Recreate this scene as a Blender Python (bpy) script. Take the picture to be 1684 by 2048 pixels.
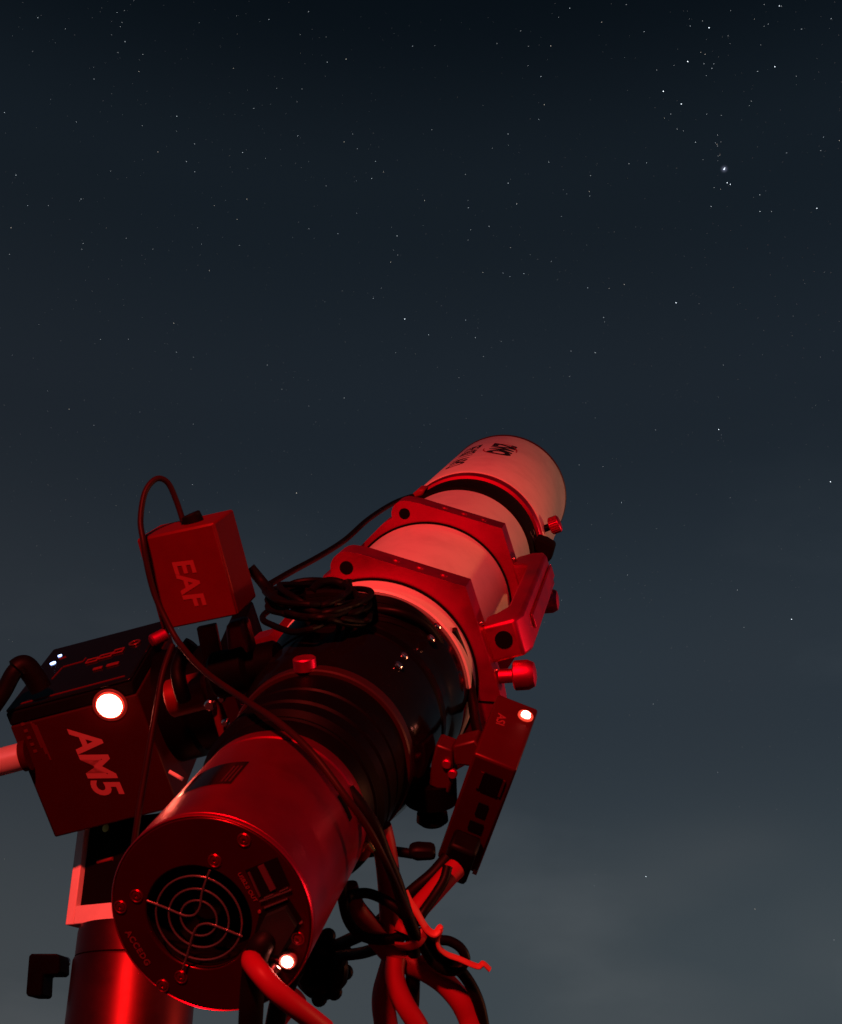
import bpy, bmesh, math, random
from mathutils import Matrix, Vector
R_ = math.radians
random.seed(7)
S = bpy.context.scene
col = S.collection
for o in list(bpy.data.objects): bpy.data.objects.remove(o)

# ------------------------------------------------------------------ camera
F = 2487.0                       # focal length in photo pixels (photo 1684 x 2048)
PITCH = 28.0
cd = bpy.data.cameras.new('camera'); cam = bpy.data.objects.new('camera', cd); col.objects.link(cam)
cd.sensor_fit = 'VERTICAL'; cd.sensor_height = 30.0; cd.sensor_width = 24.67; cd.lens = F / 2048 * 30.0
cd.clip_start = .01; cd.clip_end = 5000
cd.dof.use_dof = True; cd.dof.focus_distance = 2.2; cd.dof.aperture_fstop = 66
cam.location = (0, 0, 1.0); cam.rotation_euler = (R_(90 + PITCH), 0, 0)
S.camera = cam
S.render.resolution_x = 842; S.render.resolution_y = 1024
M = Matrix.Translation((0, 0, 1.0)) @ Matrix.Rotation(R_(90 + PITCH), 4, 'X')   # camera space -> world
def P(x, y, d):                  # photo pixel + distance along the view axis (m) -> world point
    return M @ Vector(((x - 842) / F * d, -(y - 1024) / F * d, -d))

# ------------------------------------------------------------------ world: night sky, city glow low down, thin cloud
w = bpy.data.worlds.new('World'); S.world = w; w.use_nodes = True
nt = w.node_tree; nt.nodes.clear()
def N(t, **k):
    n = nt.nodes.new(t)
    for a, b in k.items(): setattr(n, a, b)
    return n
lk = nt.links.new
tc = N('ShaderNodeTexCoord'); sep = N('ShaderNodeSeparateXYZ'); lk(tc.outputs['Generated'], sep.inputs[0])
ramp = N('ShaderNodeValToRGB'); ramp.color_ramp.interpolation = 'EASE'
els = [(0.0, (.0640, .0740, .0800)), (.115, (.0490, .0610, .0700)), (.332, (.0255, .0335, .0430)), (.533, (.0128, .0180, .0250)), (.67, (.0078, .0122, .0175)), (.78, (.0026, .0050, .0080))]
cr = ramp.color_ramp
while len(cr.elements) < len(els): cr.elements.new(.5)
for e, (p, c) in zip(cr.elements, els): e.position = p; e.color = (*c, 1)
lk(sep.outputs['Z'], ramp.inputs['Fac'])
mp = N('ShaderNodeMapping'); mp.inputs['Scale'].default_value = (1, 1, 2.2); lk(tc.outputs['Generated'], mp.inputs['Vector'])
cl = N('ShaderNodeTexNoise'); cl.inputs['Scale'].default_value = 3.1; cl.inputs['Detail'].default_value = 5; cl.inputs['Roughness'].default_value = .55; lk(mp.outputs[0], cl.inputs['Vector'])
clr = N('ShaderNodeMapRange'); clr.inputs['From Min'].default_value = .52; clr.inputs['From Max'].default_value = .80; lk(cl.outputs['Fac'], clr.inputs['Value'])
low = N('ShaderNodeMapRange'); low.inputs['From Min'].default_value = .55; low.inputs['From Max'].default_value = .02; lk(sep.outputs['Z'], low.inputs['Value'])
mul = N('ShaderNodeMath', operation='MULTIPLY'); lk(clr.outputs[0], mul.inputs[0]); lk(low.outputs[0], mul.inputs[1])
mix = N('ShaderNodeMixRGB', blend_type='ADD'); mix.inputs['Color2'].default_value = (.030, .031, .032, 1); lk(mul.outputs[0], mix.inputs['Fac']); lk(ramp.outputs[0], mix.inputs['Color1'])
hue = N('ShaderNodeTexNoise'); hue.inputs['Scale'].default_value = 1.7; hue.inputs['Detail'].default_value = 2; lk(tc.outputs['Generated'], hue.inputs['Vector'])
mix2 = N('ShaderNodeMixRGB', blend_type='MULTIPLY'); hr = N('ShaderNodeValToRGB')
hr.color_ramp.elements[0].position = .3; hr.color_ramp.elements[0].color = (1.03, 1.0, .98, 1)
hr.color_ramp.elements[1].position = .7; hr.color_ramp.elements[1].color = (.87, .99, 1.05, 1)
lk(hue.outputs['Fac'], hr.inputs[0]); mix2.inputs['Fac'].default_value = 1; lk(mix.outputs[0], mix2.inputs['Color1']); lk(hr.outputs[0], mix2.inputs['Color2'])
gl = N('ShaderNodeVectorMath', operation='DOT_PRODUCT'); gl.inputs[1].default_value = tuple((P(1390, 2010, 1) - P(842, 1024, 0)).normalized()); lk(tc.outputs['Generated'], gl.inputs[0])
gr_ = N('ShaderNodeMapRange', interpolation_type='SMOOTHSTEP'); gr_.inputs['From Min'].default_value = .984; gr_.inputs['From Max'].default_value = 1.0; lk(gl.outputs['Value'], gr_.inputs['Value'])
c2 = N('ShaderNodeTexNoise'); c2.inputs['Scale'].default_value = 6; c2.inputs['Detail'].default_value = 1.5; lk(mp.outputs[0], c2.inputs['Vector'])
c3 = N('ShaderNodeMapRange'); c3.inputs['From Min'].default_value = .35; c3.inputs['From Max'].default_value = .68; lk(c2.outputs['Fac'], c3.inputs['Value'])
g2 = N('ShaderNodeMath', operation='MULTIPLY'); lk(gr_.outputs[0], g2.inputs[0]); lk(c3.outputs[0], g2.inputs[1])
mix4 = N('ShaderNodeMixRGB', blend_type='ADD'); mix4.inputs['Color2'].default_value = (.014, .0125, .011, 1); lk(g2.outputs[0], mix4.inputs['Fac']); lk(mix2.outputs[0], mix4.inputs['Color1'])
dt = N('ShaderNodeVectorMath', operation='DOT_PRODUCT'); dt.inputs[1].default_value = (-.33, .90, .26); lk(tc.outputs['Generated'], dt.inputs[0])
dr = N('ShaderNodeMapRange', interpolation_type='SMOOTHSTEP'); dr.inputs['From Min'].default_value = .86; dr.inputs['From Max'].default_value = 1.0; lk(dt.outputs['Value'], dr.inputs['Value'])
mix3 = N('ShaderNodeMixRGB', blend_type='MULTIPLY'); mix3.inputs['Color2'].default_value = (1.05, .95, .91, 1); lk(dr.outputs[0], mix3.inputs['Fac']); lk(mix4.outputs[0], mix3.inputs['Color1'])
bg = N('ShaderNodeBackground'); bg.inputs['Strength'].default_value = 1.0; lk(mix3.outputs[0], bg.inputs['Color'])
out = N('ShaderNodeOutputWorld'); lk(bg.outputs[0], out.inputs['Surface'])

# ------------------------------------------------------------------ lights: the far warm street light (one sun) and the red head torch at the left
sd = bpy.data.lights.new('sun', 'SUN'); sd.energy = .92; sd.angle = R_(5); sd.color = (1.0, .26, .11)
sun = bpy.data.objects.new('sun', sd); col.objects.link(sun)
az, elv = R_(80), R_(3)          # azimuth to the right of the view direction, low over the horizon
sv = Vector((math.sin(az) * math.cos(elv), math.cos(az) * math.cos(elv), math.sin(elv)))
sun.rotation_euler = sv.to_track_quat('Z', 'Y').to_euler(); sun.location = (3, 1, 2)
td = bpy.data.lights.new('red_head_torch', 'POINT'); td.energy = 70; td.color = (1.0, .050, .036); td.shadow_soft_size = .03
torch = bpy.data.objects.new('red_head_torch', td); col.objects.link(torch); torch.location = M @ Vector((-.21, .64, .04))

S.view_settings.view_transform = 'Standard'; S.view_settings.look = 'None'; S.view_settings.exposure = 0; S.view_settings.gamma = 1
S.render.engine = 'CYCLES'

# ------------------------------------------------------------------ materials
def mat(name, color, rough=.5, metal=0.0, spec=.5, noise=0.0, bump=0.0, scale=400, coat=0.0, emit=None, strength=0, brush=0, dust=0):
    m = bpy.data.materials.new(name); m.use_nodes = True
    t = m.node_tree; b = t.nodes['Principled BSDF']
    b.inputs['Base Color'].default_value = (*color, 1); b.inputs['Roughness'].default_value = rough
    b.inputs['Metallic'].default_value = metal; b.inputs['Specular IOR Level'].default_value = spec
    b.inputs['Coat Weight'].default_value = coat; b.inputs['Coat Roughness'].default_value = .15
    if emit: b.inputs['Emission Color'].default_value = (*emit, 1); b.inputs['Emission Strength'].default_value = strength
    if noise or bump:
        ob = t.nodes.new('ShaderNodeTexCoord')
        g = t.nodes.new('ShaderNodeNewGeometry')
        n1 = t.nodes.new('ShaderNodeTexNoise'); n1.inputs['Scale'].default_value = 38; n1.inputs['Detail'].default_value = 6; n1.inputs['Roughness'].default_value = .65
        t.links.new(g.outputs['Position'], n1.inputs['Vector'])
        if noise:
            mr = t.nodes.new('ShaderNodeMapRange'); mr.inputs['From Min'].default_value = .3; mr.inputs['From Max'].default_value = .7
            mr.inputs['To Min'].default_value = max(.03, rough - noise); mr.inputs['To Max'].default_value = min(1, rough + noise)
            t.links.new(n1.outputs['Fac'], mr.inputs['Value']); t.links.new(mr.outputs[0], b.inputs['Roughness'])
            mc = t.nodes.new('ShaderNodeMixRGB'); mc.blend_type = 'MULTIPLY'; mc.inputs['Color1'].default_value = (*color, 1)
            rr = t.nodes.new('ShaderNodeValToRGB'); rr.color_ramp.elements[0].position = .28; rr.color_ramp.elements[0].color = (.88, .88, .88, 1); rr.color_ramp.elements[1].position = .55
            t.links.new(n1.outputs['Fac'], rr.inputs[0]); mc.inputs['Fac'].default_value = 1
            t.links.new(rr.outputs[0], mc.inputs['Color2']); last = mc.outputs[0]
            if dust:
                dn = t.nodes.new('ShaderNodeTexVoronoi'); dn.inputs['Scale'].default_value = 420; t.links.new(g.outputs['Position'], dn.inputs['Vector'])
                d2 = t.nodes.new('ShaderNodeMapRange'); d2.inputs['From Min'].default_value = .13; d2.inputs['From Max'].default_value = .06; d2.inputs['To Max'].default_value = .30 * dust
                t.links.new(dn.outputs['Distance'], d2.inputs['Value'])
                d3 = t.nodes.new('ShaderNodeMath'); d3.operation = 'MULTIPLY'; t.links.new(d2.outputs[0], d3.inputs[0])
                d4 = t.nodes.new('ShaderNodeMapRange'); d4.inputs['From Min'].default_value = .5; d4.inputs['From Max'].default_value = .62; t.links.new(n1.outputs['Fac'], d4.inputs['Value']); t.links.new(d4.outputs[0], d3.inputs[1])
                dm = t.nodes.new('ShaderNodeMixRGB'); dm.inputs['Color2'].default_value = (.35, .32, .30, 1); t.links.new(d3.outputs[0], dm.inputs['Fac']); t.links.new(last, dm.inputs['Color1']); last = dm.outputs[0]
            t.links.new(last, b.inputs['Base Color'])
        if bump:
            n2 = t.nodes.new('ShaderNodeTexNoise'); n2.inputs['Scale'].default_value = scale; n2.inputs['Detail'].default_value = 2
            t.links.new(g.outputs['Position'], n2.inputs['Vector'])
            bp = t.nodes.new('ShaderNodeBump'); bp.inputs['Strength'].default_value = bump; bp.inputs['Distance'].default_value = .0003
            t.links.new(n2.outputs['Fac'], bp.inputs['Height']); t.links.new(bp.outputs[0], b.inputs['Normal'])
            if brush:
                mpg = t.nodes.new('ShaderNodeMapping'); mpg.inputs['Scale'].default_value = (30, 30, 7000); t.links.new(ob.outputs['Object'], mpg.inputs['Vector'])
                n3 = t.nodes.new('ShaderNodeTexNoise'); n3.inputs['Scale'].default_value = 1; n3.inputs['Detail'].default_value = 3; t.links.new(mpg.outputs[0], n3.inputs['Vector'])
                b2 = t.nodes.new('ShaderNodeBump'); b2.inputs['Strength'].default_value = brush; b2.inputs['Distance'].default_value = .0001
                t.links.new(n3.outputs['Fac'], b2.inputs['Height']); t.links.new(b2.outputs[0], bp.inputs['Normal'])
    return m
WHITE = mat('white_tube_paint', (.78, .77, .75), .42, noise=.06, bump=.12, scale=1500)
RED = mat('red_anodised_aluminium', (.56, .004, .085), .47, .95, noise=.09, bump=.12, scale=2500)
CAMRED = mat('camera_red_anodised', (.50, .003, .050), .36, .92, noise=.04, bump=.10, scale=2500, brush=.25, dust=1)
BLACK = mat('black_anodised_aluminium', (.002, .0016, .0016), .44, .0, .06, noise=.08, bump=.08, scale=2500)
GLOSS = mat('glossy_black_paint', (.004, .004, .004), .15, 0, .22, dust=.15, noise=.05)
MATTE = mat('matte_black', (.003, .003, .003), .8, 0, .05)
RUBBER = mat('black_cable_rubber', (.0028, .0022, .0022), .50, 0, .10, noise=.1)
REDCABLE = mat('red_cable_rubber', (.27, .004, .020), .48, 0, .22, noise=.06)
GUN = mat('dark_red_mount_paint', (.034, .0015, .002), .50, 0, .10, dust=.35, noise=.10, bump=.25, scale=1800)
SILVER = mat('bright_machined_aluminium', (.94, .92, .90), .34, 0, .3, noise=.06)
STEEL = mat('polished_steel', (.75, .73, .72), .22, 1.0, noise=.05)
PRINT = mat('pale_print', (.62, .60, .60), .6)
PRINTRED = mat('dull_red_print', (.22, .02, .03), .6)
INK = mat('black_ink', (.008, .008, .009), .5)
REDINK = mat('red_ink', (.42, .006, .03), .5)
STRAP = mat('black_heater_fabric', (.004, .0035, .0035), .85, 0, .08, bump=.5, scale=1200)
BRASS = mat('brass', (.55, .36, .10), .3, 1.0)
PCB = mat('dark_green_plastic', (.004, .045, .035), .35)
GROUND = mat('dark_asphalt', (.05, .05, .05), .9, noise=.05)
def emis(name, c, s):
    return mat(name, (.02, .02, .02), .3, emit=c, strength=s)
LAMP = emis('indicator_lamp_core', (1, .20, .12), 40)
LAMPHALO = emis('lamp_halo_red', (1, .035, .02), 1.6)
LED = emis('small_led', (1, .24, .17), 40)
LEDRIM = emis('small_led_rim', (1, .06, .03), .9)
BLUE = emis('blue_led', (.35, .5, 1), 5)

# ------------------------------------------------------------------ mesh helpers
class MB:
    def __init__(s): s.v = []; s.f = []
    def add(s, vs, fs):
        b = len(s.v); s.v += [tuple(v) for v in vs]; s.f += [tuple(i + b for i in f) for f in fs]; return s
    def lathe(s, prof, n=96, cap0=True, cap1=True, a0=0, a1=360):      # prof: (radius, z)
        full = abs(a1 - a0 - 360) < 1e-6; k = n if full else n + 1
        vs = []; fs = []
        for r, z in prof:
            for i in range(k):
                a = R_(a0 + (a1 - a0) * i / n); vs.append((r * math.cos(a), r * math.sin(a), z))
        for j in range(len(prof) - 1):
            for i in range(n):
                i2 = (i + 1) % k; fs.append((j * k + i, j * k + i2, (j + 1) * k + i2, (j + 1) * k + i))
        if full and cap0: fs.append(tuple(range(k))[::-1])
        if full and cap1: fs.append(tuple((len(prof) - 1) * k + i for i in range(k)))
        return s.add(vs, fs)
    def box(s, x0, x1, y0, y1, z0, z1):
        vs = [(x, y, z) for x in (x0, x1) for y in (y0, y1) for z in (z0, z1)]
        return s.add(vs, [(0, 1, 3, 2), (4, 6, 7, 5), (0, 4, 5, 1), (2, 3, 7, 6), (0, 2, 6, 4), (1, 5, 7, 3)])
    def prism(s, pts, z0, z1):           # polygon in xy, extruded in z
        n = len(pts)
        vs = [(x, y, z0) for x, y in pts] + [(x, y, z1) for x, y in pts]
        fs = [tuple(range(n))[::-1], tuple(range(n, 2 * n))] + [(i, (i + 1) % n, n + (i + 1) % n, n + i) for i in range(n)]
        return s.add(vs, fs)
    def extr(s, pts, vec):               # 3-D polygon pushed along vec
        n = len(pts); vec = Vector(vec)
        vs = [Vector(p) for p in pts] + [Vector(p) + vec for p in pts]
        fs = [tuple(range(n))[::-1], tuple(range(n, 2 * n))] + [(i, (i + 1) % n, n + (i + 1) % n, n + i) for i in range(n)]
        return s.add(vs, fs)
    def holed(s, outer, inner, z0, z1):  # same-length outer and inner loops
        n = len(outer)
        vs = [(x, y, z) for z in (z0, z1) for lp in (outer, inner) for x, y in lp]
        fs = []
        for i in range(n):
            j = (i + 1) % n
            fs += [(i, n + i, n + j, j), (2 * n + i, 2 * n + j, 3 * n + j, 3 * n + i), (i, j, 2 * n + j, 2 * n + i), (n + i, 3 * n + i, 3 * n + j, n + j)]
        return s.add(vs, fs)
    def cyl(s, p0, p1, r0, r1=None, n=28, chamfer=0, prof=None):
        p0 = Vector(p0); p1 = Vector(p1); r1 = r0 if r1 is None else r1
        d = (p1 - p0); L = d.length; q = d.to_track_quat('Z', 'Y')
        pr = prof or ([(r0 - chamfer, 0), (r0, chamfer), (r1, L - chamfer), (r1 - chamfer, L)] if chamfer else [(r0, 0), (r1, L)])
        t = MB().lathe(pr, n)
        return s.add([p0 + q @ Vector(v) for v in t.v], t.f)
    def tube(s, pts, r, n=14, sub=10, flat=1.0, closed=False):
        pts = [Vector(p) for p in pts]; c = []
        m = len(pts)
        for i in range(m if closed else m - 1):
            g = (lambda k: pts[k % m]) if closed else (lambda k: pts[min(max(k, 0), m - 1)])
            a, b, d, e = g(i - 1), g(i), g(i + 1), g(i + 2)
            for k in range(sub):
                t = k / sub
                c.append(.5 * ((2 * b) + (d - a) * t + (2 * a - 5 * b + 4 * d - e) * t * t + (3 * b - a - 3 * d + e) * t ** 3))
        if not closed: c.append(pts[-1])
        vs = []; fs = []; k = len(c)
        T = [((c[(i + 1) % k] - c[i - 1]) if closed else (c[min(i + 1, k - 1)] - c[max(i - 1, 0)])).normalized() for i in range(k)]
        u = T[0].orthogonal().normalized()
        for i in range(k):
            u = (u - T[i] * u.dot(T[i])).normalized(); v = T[i].cross(u)
            rr = r(i / (k - 1)) if callable(r) else r
            for j in range(n):
                a = 2 * math.pi * j / n; vs.append(c[i] + u * (math.cos(a) * rr) + v * (math.sin(a) * rr * flat))
        for i in range(k if closed else k - 1):
            i2 = (i + 1) % k
            for j in range(n): fs.append((i * n + j, i * n + (j + 1) % n, i2 * n + (j + 1) % n, i2 * n + j))
        if not closed: fs += [tuple(range(n))[::-1], tuple((k - 1) * n + j for j in range(n))]
        return s.add(vs, fs)
    def build(s, name, m, parent=None, bevel=0, seg=2, ang=32):
        me = bpy.data.meshes.new(name); me.from_pydata(s.v, [], s.f)
        bm = bmesh.new(); bm.from_mesh(me); bmesh.ops.recalc_face_normals(bm, faces=bm.faces); bm.to_mesh(me); bm.free()
        for p in me.polygons: p.use_smooth = True
        me.set_sharp_from_angle(angle=R_(ang)); me.materials.append(m)
        o = bpy.data.objects.new(name, me); col.objects.link(o)
        if parent: o.parent = parent
        if bevel:
            b = o.modifiers.new('bevel', 'BEVEL'); b.width = bevel; b.segments = seg; b.limit_method = 'ANGLE'; b.angle_limit = R_(40); b.harden_normals = False
        return o
def tag(o, label=None, cat=None, group=None, kind=None):
    if label: o['label'] = label
    if cat: o['category'] = cat
    if group: o['group'] = group
    if kind: o['kind'] = kind
    return o
def empty(name, mw=None):
    e = bpy.data.objects.new(name, None); col.objects.link(e); e.empty_display_size = .02
    if mw: e.matrix_world = mw
    return e
def frame(rows, o):              # camera-space rotation rows + origin -> world matrix
    m = Matrix([[*rows[0], o[0]], [*rows[1], o[1]], [*rows[2], o[2]], [0, 0, 0, 1]])
    return M @ m
def lettering(name, s, size, m, parent, fn, bold=0, shear=0, depth=0, sub=.004, align='CENTER', spacing=1.0):
    cu = bpy.data.curves.new(name, 'FONT'); cu.body = s; cu.size = size; cu.align_x = align; cu.align_y = 'CENTER'
    cu.offset = bold; cu.shear = shear; cu.space_character = spacing; cu.resolution_u = 4
    t = bpy.data.objects.new('tmp', cu); col.objects.link(t)
    dg = bpy.context.evaluated_depsgraph_get(); dg.update()
    me = bpy.data.meshes.new_from_object(t.evaluated_get(dg)); me.name = name
    bpy.data.objects.remove(t); bpy.data.curves.remove(cu)
    bm = bmesh.new(); bm.from_mesh(me); bmesh.ops.triangulate(bm, faces=bm.faces)
    for _ in range(4):
        es = [e for e in bm.edges if e.calc_length() > sub]
        if not es: break
        bmesh.ops.subdivide_edges(bm, edges=es, cuts=1); bmesh.ops.triangulate(bm, faces=bm.faces)
    for v in bm.verts: v.co = Vector(fn(v.co.x, v.co.y))
    bm.to_mesh(me); bm.free(); me.materials.clear(); me.materials.append(m)
    o = bpy.data.objects.new(name, me); col.objects.link(o); o.parent = parent
    return o
def planar(o, ux, uy):
    o = Vector(o); ux = Vector(ux).normalized(); uy = Vector(uy).normalized()
    return lambda x, y: o + ux * x + uy * y

# ------------------------------------------------------------------ ground
g = MB().add([(-3000, -3000, 0), (3000, -3000, 0), (3000, 3000, 0), (-3000, 3000, 0)], [(0, 1, 2, 3)]).build('ground', GROUND); tag(g, kind='structure')

# ================================================================== TELESCOPE (local frame: x right, y up, z back towards the viewer, front at z = -0.91)
TA = (.18314811, .18116666, -.96624811); TX = (.98308533, -.03375122, .18001135); TY = (0, .98287308, .18428376)
C0 = ((420.8 - 842) / F * .4572, -(1830 - 1024) / F * .4572, -.4572)
TM = frame([[TX[i], TY[i], -TA[i]] for i in range(3)], C0)
TMi = TM.inverted()
def TL(x, y, d): return TMi @ P(x, y, d)          # pixel + depth -> telescope-local point
def at_t(x, y, t):                                # pixel -> telescope-local point on the plane at distance t along the tube
    a = TMi @ P(x, y, .3); b = TMi @ P(x, y, 1.2); k = (-t - a.z) / (b.z - a.z); return a + (b - a) * k
tel = empty('refractor_telescope', TM)
tag(tel, 'white refractor telescope in red tube rings, pointing up at the night sky', 'telescope')
mm = .001
def prof(l): return [(r * mm, -t * mm) for r, t in l]
MB().lathe(prof([(57.5, 260.5), (58.8, 261.5), (58.8, 650)])).build('tube', WHITE, tel)
ds = MB().lathe(prof([(62, 657), (65.2, 657.6), (66, 659), (66, 908.5), (65.2, 910), (63.2, 910), (63.2, 700)]), 128, False, False).build('dew_shield', WHITE, tel)
MB().lathe(prof([(66.15, 905), (66.7, 906), (66.7, 911), (63.0, 911.6), (63.0, 906)]), 128, False, False).build('front_rim', mat('dark_rim', (.05, .004, .005), .5), ds)
MB().lathe(prof([(63.2, 700), (0, 700)]), 64, False, False).build('objective_lens', GLOSS, tel)
MB().lathe(prof([(58, 645), (63.4, 646), (64.6, 648), (64.6, 657.0), (60, 657.0)]), 128, False, False).build('dew_shield_collar', RED, tel)
# print on the dew shield
def on_cyl(R, ang, t):           # text x runs towards the rear (+z), text up runs towards smaller angles
    return lambda x, y: (R * math.cos(R_(ang) - y / R), R * math.sin(R_(ang) - y / R), -t + x)
lettering('logo_lettering', 'ZWO', .030, INK, ds, on_cyl(.0662, 83.0, .806), bold=.0016, spacing=.92)
def swoosh(a_, b_, t0, t1, wmax, R=.0662):
    pts = []; n = 24
    vs = []; fs = []
    for i in range(n + 1):
        k = i / n; th = R_(a_ + (b_ - a_) * k); wd = wmax * math.sin(math.pi * min(1, .08 + k * .9)) + .0003
        x = .034 * math.cos(th); y = .0155 * math.sin(th)
        for s_ in (0, 1):
            yy = y + (wd if s_ else 0) * math.sin(th); xx = x + (wd if s_ else 0) * math.cos(th)
            vs.append((R * math.cos(R_(83) - yy / R), R * math.sin(R_(83) - yy / R), -.806 + xx))
    for i in range(n): fs.append((2 * i, 2 * i + 1, 2 * i + 3, 2 * i + 2))
    return vs, fs
m1 = MB(); m1.add(*swoosh(95, 215, 0, 0, .0022)); m1.add(*swoosh(-90, 30, 0, 0, .0018)); m1.build('logo_swoosh', REDINK, ds)
lettering('model_lettering', 'FF107 | APO', .026, INK, ds, on_cyl(.0662, 111.5, .775), bold=.0004, spacing=1.02)

# tube rings
def ring_outline():
    pts = [(73.5, -9), (72.5, -4), (52.3, 57.3), (-7.5, 73.4)]
    for a in range(80, 215, 15): pts.append((-17.5 + 9.6 * math.cos(R_(a)), 65.3 + 9.6 * math.sin(R_(a))))
    pts += [(-33, 58), (-50.5, 40), (-57, 31.5), (-65.5, 22), (-77.5, 18.0), (-79.5, 14), (-67, -33), (-62, -37), (-53, -38), (-42, -52), (-10, -70), (26, -68), (56, -48), (68, -28), (74.5, -14)]
    return pts
OUT = ring_outline()
def radial(th, poly):
    d = Vector((math.cos(th), math.sin(th))); best = 0
    for i in range(len(poly)):
        a = Vector(poly[i]); b = Vector(poly[(i + 1) % len(poly)]); e = b - a
        den = d.x * e.y - d.y * e.x
        if abs(den) < 1e-9: continue
        s_ = (a.x * e.y - a.y * e.x) / den; u = (a.x * d.y - a.y * d.x) / den
        if -1e-6 <= u <= 1 + 1e-6 and s_ > best: best = s_
    return best
angs = sorted(set([round(i * 2 * math.pi / 144, 5) for i in range(144)] + [round(math.atan2(y, x) % (2 * math.pi), 5) for x, y in OUT]))
ring_out = [(radial(a, OUT) * mm * math.cos(a), radial(a, OUT) * mm * math.sin(a)) for a in angs]
ring_in = [(.0590 * math.cos(a), .0590 * math.sin(a)) for a in angs]
felt_o = [(.0600 * math.cos(a), .0600 * math.sin(a)) for a in angs]
ring_me = None
for zt in (.281, .4526):
    r = MB().holed(ring_out, ring_in, -zt, -zt - .020).build('tube_ring', RED, tel, bevel=.0019, seg=3)
    MB().lathe([(.0588, -zt + .0009), (.0603, -zt + .0012), (.0603, -zt + .0002)], 96, False, False).build('felt_liner', MATTE, r)
    MB().cyl((-.0175, .0655, -zt - .001), (-.0175, .0655, -zt + .0006), .0033, prof=[(.0040, 0), (.0040, .0013), (.0034, .0015)], n=28).build('hinge_hole_shade', MATTE, r)  # black disc paints the dark inside of the hinge hole
    for x in (10, 24, 38):
        y = 73.4 - (x + 7.5) * 16.1 / 59.8
        nn = Vector((.26, .966, 0)); p = Vector((x * mm, y * mm, -zt - .010))
        MB().cyl(p - nn * .001, p + nn * .0008, .0022, n=16, chamfer=.0004).build('screw', RED, r)
    p = Vector((.0602, .0335, -zt - .0105)); nn = Vector((.951, .309, 0)); MB().cyl(p - nn * .001, p + nn * .001, .0014, n=12, chamfer=.0003).build('screw', STEEL, r)
    p = Vector((.0695, .0052, -zt - .0105)); MB().cyl(p - nn * .001, p + nn * .001, .0014, n=12, chamfer=.0003).build('screw', STEEL, r)
    # split between the two halves, at the hinge and at the clamp
    MB().box(.0602, .0728, -.0112, -.0100, -zt - .0195, -zt + .0004).build('split_gap', MATTE, r)
    # clamp knob
    k0 = Vector((.071, .0020, -zt - .010)); kd = Vector((.985, .12, .0)).normalized()
    kn = MB().cyl(k0, k0 + kd * .011, .0042, n=20).cyl(k0 + kd * .0085, k0 + kd * .0215, .0088, prof=[(.0078, 0), (.0088, .0009), (.0088, .0085), (.0070, .0122), (.004, .0130)], n=36).build('clamp_knob', RED, r)
# carry handle between the rings, on the right-hand flats
HN = Vector((math.cos(R_(17.5)), math.sin(R_(17.5)), 0)); HT = Vector((-HN.y, HN.x, 0))
def hp(n_, t_, z): v = HN * (n_ * mm) + HT * (t_ * mm); return Vector((v.x, v.y, -z * mm))
hb = MB()
side = [(66.5, 290), (66.5, 313), (72, 316), (78.5, 326), (78.5, 437), (73, 446), (66.5, 450), (66.5, 478), (80, 478), (88, 470), (91, 458), (91, 300), (87, 290)]
hb.extr([hp(n_, -11, z) for n_, z in side], HT * .023)
hnd = hb.build('carry_handle', RED, tel, bevel=.0022, seg=3)
MB().extr([hp(91.4, a, z) for a, z in ((-4.2, 320), (4.8, 320), (4.8, 455), (-4.2, 455))], HN * .0016).build('handle_rail', RED, hnd, bevel=.0008)
MB().add(*(lambda t: ([hp(77.5 + v[0] * 1000, 1.5 + v[1] * 1000, 289.6 - v[2] * 1000) for v in t.v], t.f))(MB().lathe([(.0052, -.002), (.0052, .0002), (.0049, .0004)], 40, False, True))).build('handle_socket', MATTE, hnd)  # flat black disc paints in the shade of the uncut socket
# dovetail bar under the left feet
DN = Vector((math.cos(R_(195)), math.sin(R_(195)), 0)); DT = Vector((-DN.y, DN.x, 0))
def dp(n_, t_, z): v = DN * (n_ * mm) + DT * (t_ * mm); return Vector((v.x, v.y, -z * mm))
db = MB(); db.extr([dp(n_, t_, 262) for n_, t_ in ((79.5, -22), (79.5, 27), (84, 27), (92, 20), (92, -16), (84, -22))], (0, 0, -.25))
dv = db.build('dovetail_bar', RED, tel, bevel=.0012)
for z in (330, 380):
    MB().cyl(dp(87, 22.4, z), dp(87, 25.2, z), .0022, n=16).build('screw', MATTE, dv)
# focuser
fo = MB().lathe(prof([(56.8, 264), (57.6, 262), (57.6, 250), (57.0, 240), (53, 230), (51.5, 226), (51.5, 190), (50.5, 186), (49.8, 176), (46.5, 166), (45.0, 163), (45.0, 160)]), 112).build('focuser', GLOSS, tel)
MB().lathe(prof([(44, 160.5), (45.7, 159.5), (45.7, 153), (45.0, 152), (40, 152)]), 112, False, False).build('rotator_flange', mat('black_red_flange', (.035, .006, .007), .42, .3), fo)
ad = MB().lathe(prof([(43.2, 152), (43.2, 133), (42.2, 132.2), (42.2, 130.6), (43.2, 129.8), (43.2, 116), (42.0, 115), (42.0, 113.2), (43.0, 112.4), (43.0, 104), (40.6, 101), (40.6, 99.6), (39.6, 99), (38.0, 92), (36, 89)]), 112).build('spacer_tube', BLACK, fo)
MB().lathe(prof([(51.6, 215), (52.4, 214), (52.4, 206), (51.6, 205)]), 112, False, False).build('focuser_ring', BLACK, fo)
# thumbscrew on top of the flange
p0 = at_t(611, 1346, .156)
ts = MB().cyl(p0 - Vector((0, .003, 0)), p0 + Vector((-.0003, .0055, 0)), .0030, n=16).cyl(p0 + Vector((0, .0012, 0)), p0 + Vector((-.0006, .0078, 0)), .0056, n=28, chamfer=.0006).build('thumbscrew', RED, tel)
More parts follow.
